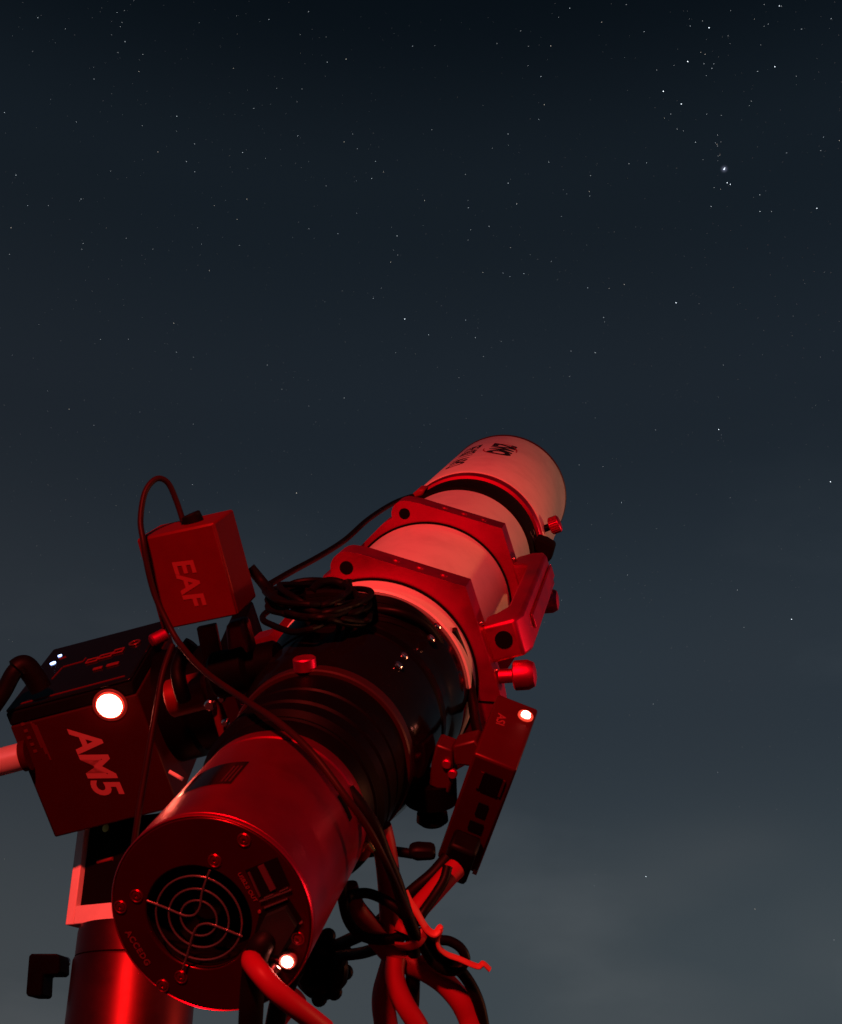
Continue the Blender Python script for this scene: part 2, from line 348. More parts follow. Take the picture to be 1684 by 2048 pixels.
# small glinting screws on the focuser's upper right
for (x, y) in ((797, 1331), (808, 1312), (875, 1252), (862, 1277)):
    a = TMi @ P(x, y, .3); b = TMi @ P(x, y, 1.2); best = None
    for i in range(2000):
        q = a + (b - a) * i / 2000
        if q.z < -.17 and q.z > -.26 and math.hypot(q.x, q.y) < (.0515 if q.z > -.23 else .0575): best = q; break
    if best is None: best = at_t(x, y, .20)
    rad = Vector((best.x, best.y, 0)).normalized(); base = Vector((best.x, best.y, best.z))
    MB().cyl(base - rad * .001, base + rad * .0012, .0024, n=18, chamfer=.0005).build('screw', STEEL, fo)
# focus knobs left (towards the motor) and right / below
a = at_t(430, 1352, .2); b = at_t(560, 1322, .2)
MB().cyl(b, a, .012, prof=[(.010, 0), (.0115, .002), (.0115, .010), (.0085, .011), (.0085, .016), (.0125, .018), (.0125, (b - a).length - .002), (.011, (b - a).length)], n=40).build('focus_shaft', BLACK, fo)
a = at_t(862, 1560, .185); b = at_t(865, 1648, .185); dd = (b - a)
MB().cyl(a, b, .004, prof=[(.013, 0), (.013, dd.length * .50), (.0105, dd.length * .56), (.0045, dd.length * .60), (.0040, dd.length * .70), (.0078, dd.length * .74), (.0082, dd.length * .92), (.006, dd.length)], n=36).build('lock_knob', BLACK, fo)
# shoe that carries the control box
sh = MB()
for poly in ([(872, 1488), (905, 1500), (905, 1560), (898, 1590), (858, 1572), (862, 1530)], [(905, 1492), (950, 1480), (962, 1500), (948, 1535), (908, 1530)]):
    q = [at_t(x, y, .176) for x, y in poly]; sh.extr(q, (0, 0, -.016))
sho = sh.build('accessory_shoe', mat('dark_red_bracket', (.07, .002, .005), .45, .4), tel, bevel=.0012)
for (x, y) in ((905, 1548), (893, 1528)):
    p = at_t(x, y, .175); MB().cyl(p - Vector((0, 0, .002)), p + Vector((0, 0, .0012)), .0024, n=16, chamfer=.0005).build('screw', RED, sho)
# dew shield lock screw at the right
p = at_t(1090, 1057, .668); q = at_t(1117, 1047, .668); dv_ = (q - p).normalized()
MB().cyl(p - dv_ * .006, p + dv_ * .006, .0032, n=16).build('lock_screw_stem', BLACK, tel)
kn = MB(); L_ = .0095; c0 = p + dv_ * .0045
pr = [(.0060, 0), (.0072, .0008), (.0072, L_ - .0008), (.006, L_)]
kn.cyl(c0, c0 + dv_ * L_, .007, prof=pr, n=24)
lk_ = kn.build('lock_screw', RED, tel)
for i in range(24):
    a = 2 * math.pi * i / 24; u = dv_.orthogonal().normalized(); v = dv_.cross(u)
    s_ = u * math.cos(a) * .0072 + v * math.sin(a) * .0072
    kn2 = MB().cyl(c0 + s_ + dv_ * .0012, c0 + s_ + dv_ * (L_ - .0012), .0006, n=6)
    kn2.build('knurl', RED, lk_)

# ================================================================== DEW HEATER STRAP
st = empty('dew_heater_strap', TM); tag(st, 'black dew heater strap wrapped round the tube behind the dew shield', 'heater strap')
MB().lathe(prof([(58.8, 599), (61.0, 600), (61.6, 603), (61.6, 641), (61.0, 643.5), (58.8, 644.2)]), 128, False, False).build('band', STRAP, st)
# printed label, right-hand side
def on_strap(ang, t): return lambda x, y: (.0619 * math.cos(R_(ang) - x / .0619), .0619 * math.sin(R_(ang) - x / .0619), -t + y)
lb = MB()
def patch(mb, R, a0, a1, t0, t1, n=10):
    vs = []; fs = []
    for i in range(n + 1):
        a = R_(a0 + (a1 - a0) * i / n)
        for t in (t0, t1): vs.append((R * math.cos(a), R * math.sin(a), -t))
    for i in range(n): fs.append((2 * i, 2 * i + 1, 2 * i + 3, 2 * i + 2))
    mb.add(vs, fs)
for i, (a0, a1, t0, t1) in enumerate([(22, 18.5, .612, .614), (18, 4, .616, .6185), (16, 6, .6215, .6232), (14, 1, .6265, .629), (3, -9, .6185, .6215), (-1, -8, .625, .6268), (20, 16, .630, .633)]):
    patch(lb, .06175, a0, a1, t0, t1)
lb.build('label_print', mat('faded_grey_print', (.22, .19, .18), .6), st)
q = [at_t(x, y, .615) for x, y in ((1072, 1075), (1092, 1082), (1110, 1093), (1103, 1118), (1094, 1128), (1082, 1118), (1068, 1100))]
MB().extr(q, (0, 0, -.02)).build('strap_end', STRAP, st, bevel=.0025, seg=3)
q = [at_t(x, y, .612) for x, y in ((822, 990), (836, 978), (850, 978), (846, 992), (828, 998))]
MB().extr(q, (0, 0, -.02)).build('strap_buckle', REDCABLE, st, bevel=.002)

# ================================================================== ASTRONOMY CAMERA
ac = empty('astronomy_camera', TM); tag(ac, 'round red cooled astronomy camera with fan grille and ports on its rear plate', 'camera')
bd = MB().lathe(prof([(30, 2.7), (38.30, 2.7), (38.30, .35), (38.55, .05), (38.70, .05), (39.0, .55), (39.0, 1.9), (38.85, 2.1), (38.85, 2.4), (39.0, 2.6), (39.0, 78), (38.4, 79), (38.4, 80), (38.9, 80.8), (38.9, 87.5), (38.0, 89)]), 160, False, True).build('body', CAMRED, ac)
# rear plate with the round fan opening: holed disc
FC = (-.0047, -.0016); FR = .0204
fa = [2 * math.pi * i / 120 for i in range(120)]
plate_o = [(.03815 * math.cos(a), .03815 * math.sin(a)) for a in fa]
def fan_edge(a):
    # intersect ray from the fan centre with itself: same-angle points keep the quads tidy
    return (FC[0] + FR * math.cos(a), FC[1] + FR * math.sin(a))
REARP = mat('rear_plate_shaded_red', (.085, .001, .008), .30, .80, .2, noise=.04, bump=.06, scale=2500)  # plate's shade put into a darker copy of the camera red
rp = MB().holed(plate_o, [fan_edge(a) for a in fa], -.0026, 0.0).build('rear_plate', REARP, ac, bevel=.0006, seg=2)
# fan behind the grille
fan = MB().lathe([(.0206, -.0026), (.0206, -.016), (.0, -.016)], 48, False, False).build('fan_shroud', MATTE, ac)
fan.location = (FC[0], FC[1], 0)
hub = MB().cyl((0, 0, -.0155), (0, 0, -.009), .006, n=32, chamfer=.0006).build('fan_hub', MATTE, ac); hub.location = (FC[0], FC[1], 0)
for i in range(7):
    a = 2 * math.pi * i / 7
    bl = MB().extr([(.0058 * math.cos(a), .0058 * math.sin(a), -.0140), (.019 * math.cos(a + .25), .019 * math.sin(a + .25), -.0140), (.019 * math.cos(a + .75), .019 * math.sin(a + .75), -.0105), (.0058 * math.cos(a + .6), .0058 * math.sin(a + .6), -.0105)], (0, 0, .0005)).build('fan_blade', MATTE, ac)
    bl.location = (FC[0], FC[1], 0)
WIRE = mat('grille_wire', (.45, .40, .40), .25, .9)
GC = Vector((-.0041, -.0010, .0012))
gr = empty('fan_grille'); gr.parent = ac
for rr in (.0166, .0116, .0070):
    MB().tube([GC + Vector((rr * math.cos(a), rr * math.sin(a), 0)) for a in [2 * math.pi * i / 24 for i in range(24)]], .00038, 8, 3, closed=True).build('grille_ring', WIRE, gr)
def face(x, y, z=.0016): v = at_t(x, y, 0); return Vector((v.x, v.y, z))
def c5(x, y): return (200 + x / 3.66, 1580 + y / 3.66)
for pl in ([(355, 795), (500, 850), (600, 893), (650, 906), (705, 895), (742, 840), (757, 740), (785, 650), (815, 572)],
           [(1052, 1056), (940, 1010), (840, 972), (790, 962), (735, 975), (702, 1015), (680, 1080), (655, 1170), (618, 1290)]):
    MB().tube([face(*c5(*p)) for p in pl], .00042, 8, 5).build('grille_spoke', WIRE, gr)
SCREWRED = mat('screw_red', (.36, .003, .020), .30, .92)
scr = [(1055, 365), (840, 517), (268, 775), (150, 855), (594, 1368), (460, 1432), (1452, 1085)]
for (x, y) in scr:
    p = face(*c5(x, y), 0)
    sc = MB().lathe([(.0027, -.0002), (.0026, .0003), (.0024, .0005), (.0022, .0005), (.0017, .0001), (.0016, .0005), (.0013, .0006), (.0007, .0006), (.0006, .0002)], 32, False, True).build('screw', SCREWRED, ac); sc.location = p
# ports
def quad(pl, z0, z1, name, m, parent, bevel=0):
    q = [face(*c5(*p), z0) for p in pl]; return MB().extr(q, (0, 0, z1 - z0)).build(name, m, parent, bevel=bevel)
prt = quad([(1065, 585), (1298, 490), (1388, 692), (1170, 795)], -.0005, .0003, 'usb_port', MATTE, ac)
quad([(1160, 555), (1200, 538), (1290, 715), (1252, 735)], .0001, .0009, 'port_divider', mat('dull_plum_metal', (.16, .05, .07), .4, .6), prt)
for pl in ([(1085, 600), (1098, 594), (1180, 772), (1168, 780)],): quad(pl, .0002, .0008, 'port_shell', mat('port_shell', (.12, .05, .06), .4, .6), prt)
for pl in ([(1172, 806), (1175, 814), (1405, 728), (1402, 720)], [(1205, 782), (1207, 789), (1275, 760), (1272, 753)], [(1318, 735), (1320, 741), (1382, 712), (1380, 705)]):
    quad(pl, .0002, .0009, 'port_lip', WIRE, prt)
pt2 = quad([(1205, 858), (1380, 788), (1490, 965), (1330, 1240), (1100, 1180), (1170, 900)], -.0005, .0004, 'data_port', MATTE, ac)
quad([(1205, 852), (1207, 860), (1378, 792), (1376, 785)], .0003, .0010, 'port_lip', WIRE, pt2)
quad([(1462, 965), (1485, 945), (1490, 962), (1468, 975)], .0003, .0010, 'port_lip', WIRE, pt2)
dot = face(*c5(1170, 885), .0003); MB().cyl(dot, dot + Vector((0, 0, .0004)), .0006, n=12).build('port_mark', PRINTRED, ac)
lettering('port_lettering', 'USB2.0 OUT', .0023, PRINTRED, ac, planar(face(*c5(1080, 710), .00025), face(*c5(1145, 815)) - face(*c5(1020, 605)), face(*c5(1145, 680)) - face(*c5(1080, 710))))
lettering('model_lettering', 'ACCEDG', .0034, mat('faint_print', (.11, .006, .012), .6), ac, planar(face(*c5(278, 1155), .00025), face(*c5(360, 1290)) - face(*c5(195, 1025)), face(*c5(350, 1112)) - face(*c5(278, 1155))), bold=.00012, spacing=1.15)
# black data plug standing in the lower port, bending down
pg = quad([(1225, 900), (1372, 838), (1450, 975), (1325, 1180), (1120, 1130)], .0004, .0032, 'data_plug', mat('plug_black_green', (.008, .018, .016), .4), ac)
tag(pg)
# power socket and lamp
p = face(*c5(1378, 1243), 0)
ld = MB().lathe([(.0036, -.0002), (.0036, .0008), (.0030, .0013)], 28, False, True).build('indicator_bezel', mat('clear_lens', (.25, .12, .11), .2), ac); ld.location = p
lm = MB().lathe([(.0022, .0008), (.0021, .0018), (.0013, .0026), (.0003, .0028)], 24, False, True).build('indicator_light', LED, ac); lm.location = p
a_ = face(*c5(1310, 1262), .002); b_ = face(*c5(1232, 1345), .006)
MB().cyl(a_, b_, .0022, .0024, n=20, chamfer=.0003).build('power_plug_sleeve', STEEL, ac)
for k in (.55, .8):
    c_ = a_ + (b_ - a_) * k; MB().cyl(c_, c_ + (b_ - a_).normalized() * .0006, .00265, n=20).build('plug_ring', MATTE, ac)
# dark curved label on the top left of the body, and side slots
lb = MB(); patch(lb, .03915, 91.5, 126, .029, .0515, 16); lb.build('label_plate', GLOSS, ac)
lb = MB()
for k in range(3): patch(lb, .0392, 93 + k * 2.4, 94.2 + k * 2.4, .031, .047, 3)
lb.build('label_print', mat('label_dim_print', (.035, .002, .004), .5), ac)
lb = MB(); patch(lb, .03912, 17, 34, .0625, .067, 10); lb.build('side_slot', MATTE, ac)

# ================================================================== FOCUS MOTOR
ER = [[.9644, -.2325, -.1259], [.2061, .9593, -.1932], [.1657, .1603, .9731]]
em = empty('focus_motor', frame(ER, (-.1424, -.0138, -.62))); tag(em, 'small red box-shaped focus motor lettered EAF, standing above the camera', 'focus motor')
eb = MB().box(0, .0415, -.0484, 0, -.0359, -.0012).build('housing', mat('motor_red_anodised', (.12, .0015, .006), .50, .30, .15, dust=.3, noise=.10, bump=.1, scale=2500), em, bevel=.0012)
MB().box(.0006, .0409, -.0478, -.0006, -.0011, 0).build('front_cover', eb.data.materials[0], em, bevel=.0008)
lettering('motor_lettering', 'EAF', .0150, PRINTRED, em, planar((.0205, -.0265, .00025), (0.03, -1, 0), (1, .03, 0)), bold=.0004, shear=.12)
MB().cyl((.0255, -.001, -.018), (.0245, .0045, -.018), .0052, n=24, chamfer=.0006).build('cable_gland', RUBBER, em)
EMi = em.matrix_world.inverted()
def epl(pts, d): return [EMi @ P(x, y, d) for x, y in pts]
brk = MB().extr(epl([(392, 1256), (430, 1248), (446, 1330), (436, 1400), (452, 1440), (446, 1505), (430, 1450), (412, 1380), (404, 1320)], .672), (0, 0, -.004)).build('bracket', mat('bracket_red', (.12, .002, .004), .5, .4), em, bevel=.0008)
MB().extr(epl([(448, 1250), (488, 1240), (508, 1318), (456, 1338)], .652), (0, 0, -.012)).build('motor_coupling', mat('plum_coupling', (.30, .02, .05), .35, .6), em, bevel=.003, seg=3)
for (x, y, r_) in ((419, 1411, .0030), (443, 1398, .0022), (450, 1446, .0021)):
    c_ = EMi @ P(x, y, .668); MB().cyl(c_ - Vector((0, 0, .003)), c_ + Vector((0, 0, .001)), r_, n=20, chamfer=.0008).build('bolt', STEEL, em)

# ================================================================== CONTROL BOX
AR = [[.9285, .2952, .2251], [-.3472, .4763, .8078], [.1313, -.8283, .5447]]
cb = empty('control_box', frame(AR, (.0253, -.1164, -.60))); tag(cb, 'slim red control box with ports and a glowing lamp, right of the camera', 'control box')
CBM = mat('control_box_red', (.085, .0015, .006), .40, .45, .2, noise=.05, bump=.08, scale=2500)
MB().box(0, .0223, 0, .0487, -.0769, 0).build('case', CBM, cb, bevel=.0016, seg=3)
# upper short face is z=0 (x,y); lower face is y=0 (x,z)
c_ = Vector((.0172, .0395, .0)); 
MB().add(*(lambda t: ([Vector(v) + c_ for v in t.v], t.f))(MB().lathe([(.0040, -.0002), (.0040, .0007), (.0034, .0012), (.0024, .0009)], 28, False, True))).build('lamp_ring', LEDRIM, cb)
MB().add(*(lambda t: ([Vector(v) + c_ for v in t.v], t.f))(MB().lathe([(.0024, .0009), (.0022, .0017), (.0010, .0023)], 24, False, True))).build('indicator_light', LED, cb)
lettering('box_lettering', 'ASI', .0062, PRINTRED, cb, planar((.0062, .030, .0002), (.1, -1, 0), (1, .1, 0)), bold=.0001)
def port(x0, x1, z0, z1, name='port', m=MATTE):
    MB().box(x0, x1, -.0006, .0006, -z1, -z0).build(name, m, cb)
port(.0085, .0175, .0085, .0205); port(.0105, .0155, .0285, .0370); port(.0095, .0165, .0420, .0480)
for (x0, x1, z0, z1) in ((.0065, .0080, .009, .020), (.0180, .0192, .009, .020)): port(x0, x1, z0, z1, 'port_shell', CBM)
MB().box(.004, .0185, -.0135, -.0005, -.074, -.050).build('cable_plug', RUBBER, cb, bevel=.002)
MB().box(.0198, .0222, -.0008, .0008, -.0768, -.0735).build('end_screw', STEEL, cb)

# ================================================================== MOUNT HEAD
k_ = 1.09
AMR = [[.9628, -.27, -.0134], [.256, .9265, -.2757], [.0869, .262, .9611]]
am = empty('telescope_mount', frame(AMR, (-.2252 * k_, -.1098 * k_, -.68 * k_))); tag(am, 'boxy dark telescope mount lettered AM5 with a bright round lamp', 'mount')
AMi = am.matrix_world.inverted()
def af(x, y, z=0):               # pixel -> point on the front face (local z = 0)
    a = AMi @ P(x, y, .3); b = AMi @ P(x, y, 1.2); k = (z - a.z) / (b.z - a.z); return a + (b - a) * k
def al(x, y, yy=0):              # pixel -> point on the lid plane (local y = yy)
    a = AMi @ P(x, y, .3); b = AMi @ P(x, y, 1.2); k = (yy - a.y) / (b.y - a.y); return a + (b - a) * k
W_, H_, D_ = .0774, .0862, .0978
MB().box(-.0030, W_, -H_, -.0086, -D_, 0).build('housing', GUN, am, bevel=.0014, seg=3)
MB().box(-.0026, W_ - .0004, -.0085, -.0004, -D_ + .0004, -.0002).build('lid_band', MATTE, am, bevel=.001)
lid = MB().box(-.0022, W_ - .0008, -.0003, .0016, -D_ + .001, -.001).build('lid', GLOSS, am, bevel=.0008)
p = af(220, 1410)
MB().add(*(lambda t: ([Vector(v) + p for v in t.v], t.f))(MB().lathe([(.0085, -.0004), (.0085, .0008), (.0076, .0014)], 48, False, False))).build('lamp_halo_rim', LAMPHALO, am)  # glowing rim added as the inner edge of the lamp's halo
MB().add(*(lambda t: ([Vector(v) + p for v in t.v], t.f))(MB().lathe([(.0104, .0001), (.0100, .0006), (.0088, .0008)], 48, False, False))).build('lamp_halo', emis('lamp_halo', (1, .02, .015), .16), am)  # faintly glowing ring added to imitate the lamp's outer red halo
MB().add(*(lambda t: ([Vector(v) + p for v in t.v], t.f))(MB().lathe([(.0077, .0010), (.0068, .0024), (.0043, .0036), (.0008, .0040)], 48, False, True))).build('lamp', LAMP, am)
a = af(148, 1466); b = af(232, 1578)
PR2 = mat('mount_print', (.40, .14, .16), .55)
lettering('mount_lettering', 'AM5', .0240, PR2, am, planar(af(188, 1521) + Vector((0, 0, .0003)), (.03, -1, 0), (1, .02, 0)), bold=.0006, shear=.28, spacing=.98)
# small vents and fine print along the left edge of the front face
for i in range(5):
    c = af(46 + i * 6.2, 1448 + i * 13.5); MB().box(c.x - .0011, c.x + .0011, c.y - .0009, c.y + .0009, .0001, .0004).build('print_mark', mat('mark_print', (.09, .004, .008), .6), am)
for i in range(3):
    c = af(62 + i * 5, 1444 + i * 3); e = af(84 + i * 9, 1496 + i * 12); dirv = (e - c).normalized(); pp = Vector((-dirv.y, dirv.x, 0)) * .0005
    MB().extr([c + pp, e + pp, e - pp, c - pp], (0, 0, .0003)).build('print_line', mat('fine_print', (.075, .003, .006), .6), am)
# lid details: round socket, reflection frames, ribs, knob, two blue leds
for (x, y, r_) in ((120, 1312, .0013), (106, 1327, .0019)):
    c = al(x, y, .0016); MB().cyl(c, c + Vector((0, .0006, 0)), r_, n=16).build('blue_led', BLUE, lid)
c = al(270, 1287, .0016); MB().tube([c + Vector((.0034 * math.cos(t), .0006, .0034 * math.sin(t))) for t in [2 * math.pi * i / 16 for i in range(16)]], .0007, 8, 2, closed=True).build('round_socket', mat('socket_ring', (.35, .05, .06), .25, .8), lid)
LIDREFL = mat('lid_reflection_red', (.16, .008, .012), .35)
rnd = random.Random(3)
for (x, y, hw, hd) in ((185, 1322, .0040, .0030), (212, 1313, .0045, .0030), (238, 1303, .0034, .0034), (226, 1330, .0040, .0016), (196, 1338, .0030, .0014)):  # red frames added in place of a blotchy reflection on the lid
    c = al(x, y, .0016)
    so = MB().holed([(-hw, -hd), (hw, -hd), (hw, hd), (-hw, hd)], [(-hw + .0009, -hd + .0009), (hw - .0009, -hd + .0009), (hw - .0009, hd - .0009), (-hw + .0009, hd - .0009)], 0, .0009)
    so.v = [(c.x + v[0], .0017 + v[2], c.z + v[1]) for v in so.v]
    so.build('lid_reflection_frame', LIDREFL, lid, bevel=.0002)
for (x0, y0, x1, y1) in ((126, 1334, 165, 1323), (124, 1336, 104, 1358), (40, 1408, 250, 1352), (118, 1318, 132, 1313), (165, 1324, 172, 1316)):
    a = al(x0, y0, .0017); b = al(x1, y1, .0017); MB().tube([a, (a + b) / 2, b], .0005, 6, 3).build('lid_rib', mat('rib_red', (.16, .004, .01), .3, .5), lid)
a = al(302, 1283, .003); b = al(332, 1268, .003); MB().cyl(a, b, .0042, n=24, chamfer=.001).build('lid_knob', RED, lid)
# counterweight shaft out of the left side
a = AMi @ P(46, 1512, .748); b = AMi @ P(-120, 1556, .748)
cs = MB().cyl(a, b, .0083, n=40, chamfer=.0008).build('counterweight_shaft', mat('shaft_steel', (.85, .82, .80), .30, .5), am)
MB().cyl(a + (a - b).normalized() * .004, a, .0095, n=40).build('shaft_collar', GUN, am)
# declination axis and saddle towards the telescope's dovetail
rc = Vector((W_, -.0415, -.052))
MB().cyl(rc, rc + Vector((.046, 0, 0)), .036, prof=[(.036, 0), (.036, .016), (.033, .018), (.033, .034), (.030, .036), (.030, .044)], n=72).build('declination_axis', BLACK, am)
MB().box(W_ + .044, W_ + .056, -.074, -.006, -.115, -.014).build('saddle', BLACK, am, bevel=.002)
c = AMi @ P(378, 1388, .72); MB().cyl(c - Vector((.012, 0, 0)), c + Vector((.012, 0, 0)), .011, n=40, chamfer=.001).build('saddle_highlight', mat('highlight_red', (.22, .003, .006), .5, .5), am)  # red cylinder added as the lit highlight on the declination axis
a = AMi @ P(338, 1543, .725); b = AMi @ P(366, 1559, .725); MB().cyl(a, b, .0012, n=10).build('side_pin', SILVER, am)

# ------------------------------------------------------------------ mount base and column (upright in the world)
bl = P(130, 1850, .775); psi = R_(24)
ex = Vector((math.cos(psi), -math.sin(psi), 0)); ey = Vector((math.sin(psi), math.cos(psi), 0)); ez = Vector((0, 0, 1))
BW = Matrix([[ex.x, ey.x, 0, bl.x], [ex.y, ey.y, 0, bl.y], [0, 0, 1, bl.z], [0, 0, 0, 1]])
mb_ = empty('base_frame'); mb_.parent = am; mb_.matrix_local = AMi @ BW
w0, h0 = .074, .066
MB().box(0, .0062, 0, .052, 0, h0).build('side_cheek', SILVER, mb_, bevel=.0006)
MB().box(.0063, w0 - .0063, 0, .052, 0, .0112).build('base_plate', SILVER, mb_, bevel=.0006)
MB().box(w0 - .0062, w0, 0, .052, 0, h0).build('side_cheek', SILVER, mb_, bevel=.0006)
MB().box(.0064, w0 - .0064, .004, .050, .0114, h0 - .001).build('altitude_block', MATTE, mb_, bevel=.001)
MB().cyl((.016, .0042, .038), (.028, .0034, .039), .0012, n=12).build('scale_mark', mat('dark_red_mark', (.2, .02, .02), .5), mb_)
MB().cyl((.020, .003, .0590), (.020, .0045, .0590), .0026, n=20).build('brass_screw', BRASS, mb_)
MB().cyl((-.010, .020, .0535), (.001, .020, .0535), .0045, n=24, chamfer=.0008).build('azimuth_screw', BLACK, mb_)
cc = bl + ex * .037 + ey * .026
pc = empty('tripod_column', Matrix.Translation((cc.x, cc.y, 0))); tag(pc, 'round metal tripod column lit red, below the mount at lower left', 'tripod')
zt = bl.z - .0006
PIER = mat('dark_column_metal', (.13, .012, .018), .42, .95, noise=.05)
MB().lathe([(.0362, zt - .0185), (.0370, zt - .0180), (.0370, zt - .004), (.0362, zt)], 96).build('column_collar', PIER, pc)
MB().lathe([(.0368, zt - .24), (.0380, zt - .238), (.0380, zt - .0205), (.0374, zt - .0190)], 96).build('column', PIER, pc)
zb = zt - .24
MB().lathe([(.050, zb - .05), (.055, zb - .045), (.055, zb - .004), (.050, zb)], 64).build('tripod_hub', BLACK, pc)
for a in (80, 200, 320):
    d = Vector((math.cos(R_(a)), math.sin(R_(a)), 0)); MB().cyl(d * .045 + Vector((0, 0, zb - .03)), d * .55 + Vector((0, 0, .01)), .016, .013, n=20).build('leg', BLACK, pc)
PCi = pc.matrix_world.inverted()
lv = [PCi @ P(x, y, .775) for x, y in ((57, 1912), (62, 1907), (114, 1907), (119, 1914), (119, 1944), (113, 1949), (86, 1949), (84, 1988), (80, 1993), (55, 1993), (51, 1987))]
MB().extr(lv, Vector((.003, .014, 0))).build('clamp_lever', RUBBER, pc, bevel=.0022, seg=3)
a = PCi @ P(116, 1925, .782); b = PCi @ P(132, 1925, .790); MB().cyl(a, b, .0034, n=16).build('lever_bolt', STEEL, pc)

# ================================================================== CABLES (each its own thing)
def cable(name, pts, r, m, label, cat='cable', n=14, flat=1.0, group=None, closed=False):
    w_ = [P(*p) for p in pts]
    base = w_[0].copy(); mb = MB().tube([q - base for q in w_], r, n, 10, flat, closed)
    o = mb.build(name, m); o.location = base; tag(o, label, cat, group)
    return o
def c7(l): return [(480 + x / 3.238, 1600 + y / 3.238, d) for x, y, d in l]
DKRED = mat('dark_red_cable', (.016, .002, .002), .5, 0, .12, noise=.08)
cable('motor_cable', [(366, 1042, .632), (352, 1000, .632), (335, 965, .630), (312, 958, .626), (290, 985, .621), (281, 1040, .616), (287, 1085, .612), (294, 1130, .611), (308, 1185, .611), (330, 1235, .609), (360, 1288, .603), (412, 1345, .582), (490, 1400, .548), (560, 1447, .523), (625, 1507, .507), (690, 1592, .497), (738, 1660, .497), (770, 1722, .502), (800, 1790, .515), (822, 1840, .532)], .0015, DKRED, 'thin dark cable looping over the focus motor and down across the camera')
cable('heater_cable', [(540, 1168, .73), (585, 1142, .76), (640, 1112, .80), (690, 1080, .85), (735, 1040, .91), (780, 1010, .98), (812, 996, 1.03), (835, 990, 1.06)], .0020, RUBBER, 'thin black cable running from the coil up to the heater strap')
cable('mount_side_cable', [(345, 1290, .69), (326, 1345, .68), (312, 1420, .672), (300, 1490, .665), (288, 1560, .66), (278, 1620, .655), (268, 1690, .65)], .0017, DKRED, 'thin dark cable hanging in front of the mount\'s right edge')
cable('black_side_cable', [(384, 1285, .69), (366, 1310, .69), (356, 1340, .688), (360, 1372, .686), (368, 1398, .69)], .0042, RUBBER, 'short thick black cable beside the mount\'s saddle')
cable('lid_plug_cable', [(82, 1378, .742), (66, 1350, .740), (48, 1332, .738), (28, 1345, .735), (6, 1385, .733), (-25, 1430, .73)], lambda t: .0066 if t < .55 else .0050, RUBBER, 'thick black cable plugged into the mount at the left picture edge')
cable('ring_cable', [(905, 1260, .70), (925, 1310, .705), (938, 1360, .705), (946, 1410, .69), (953, 1455, .66), (966, 1490, .635)], .0028, RUBBER, 'black cable running down beside the near tube ring to the control box')
# coil of spare cable on top of the focuser
ck = MB(); base = P(640, 1200, .665)
rnd = random.Random(11)
for i in range(11):
    cx, cy = 640 + rnd.uniform(-26, 30), 1204 + rnd.uniform(-12, 18); rx, ry = 70 + rnd.uniform(-28, 34), 22 + rnd.uniform(-10, 14); tilt = rnd.uniform(-.25, .35); ph = rnd.random() * 6
    pts = []
    for k in range(16):
        a = 2 * math.pi * k / 16; u, v = rx * math.cos(a) * (1 + .10 * math.sin(3 * a + ph)), ry * math.sin(a) * (1 + .18 * math.sin(2 * a + ph))
        pts.append(P(cx + u * math.cos(tilt) - v * math.sin(tilt), cy + u * math.sin(tilt) + v * math.cos(tilt), .655 - .035 * math.sin(a) + rnd.uniform(-.006, .006)) - base)
    ck.tube(pts, .0017, 10, 4, closed=True)
ck.tube([P(x, y, d) - base for x, y, d in ((500, 1135, .68), (525, 1165, .68), (545, 1190, .67), (575, 1205, .66), (620, 1215, .655))], .0030, 12)
ck.tube([P(x, y, d) - base for x, y, d in ((622, 1185, .66), (640, 1168, .67), (665, 1163, .675), (690, 1172, .675), (706, 1200, .67))], .0026, 12)
for k in range(5): ck.tube([P(x, y + k * 9, d) - base for x, y, d in ((610, 1192, .66), (660, 1188, .665), (720, 1196, .668), (790, 1208, .668), (840, 1236, .672), (875, 1280, .682))], .0030, 10)
ck.tube([P(x, y, d) - base for x, y, d in ((694, 1160, .69), (698, 1180, .688), (704, 1200, .68), (730, 1215, .67), (800, 1225, .665), (850, 1250, .67), (880, 1290, .68))], .0026, 12)
o = ck.build('cable_coil', RUBBER); o.location = base; tag(o, 'tangled coil of thin black cable resting on top of the focuser', 'cable coil')
# bundle at the lower right
cable('black_loop_cable', c7([(655, 520, .545), (668, 660, .548), (705, 790, .55), (790, 880, .552), (920, 905, .552), (1040, 880, .55), (1085, 800, .55), (1040, 720, .552), (950, 655, .555), (830, 605, .555), (720, 615, .553), (690, 640, .55)]), 0.0023, RUBBER, 'black cable making a round loop to the right of the camera')
cable('long_black_cable', c7([(700, -70, .525), (800, 60, .523), (880, 190, .523), (940, 350, .525), (1010, 520, .528), (1060, 680, .53), (1110, 820, .532), (1150, 900, .534)]), 0.0028, RUBBER, 'thick black cable curving from behind the camera to the knot')
cable('red_hanging_cable', c7([(905, 170, .56), (935, 300, .562), (960, 480, .565), (975, 700, .567), (985, 900, .565), (990, 1030, .56), (965, 1130, .557), (935, 1240, .555), (930, 1340, .553), (950, 1480, .55)]), 0.0053, REDCABLE, 'thick red cable hanging straight down through the knot')
cable('red_slack_cable', c7([(690, 560, .558), (735, 690, .56), (820, 800, .562), (900, 900, .562), (975, 985, .56), (1080, 1050, .558), (1200, 1100, .556), (1320, 1180, .555), (1420, 1290, .553), (1480, 1400, .552), (1510, 1500, .55)]), 0.0052, REDCABLE, 'thick red cable sweeping out to the lower right')
cable('red_inner_cable', c7([(1010, 1020, .552), (1000, 1120, .55), (1020, 1220, .548), (1070, 1330, .546), (1140, 1440, .545), (1170, 1500, .545)]), 0.0045, REDCABLE, 'short red cable branching between the two thick red cables')
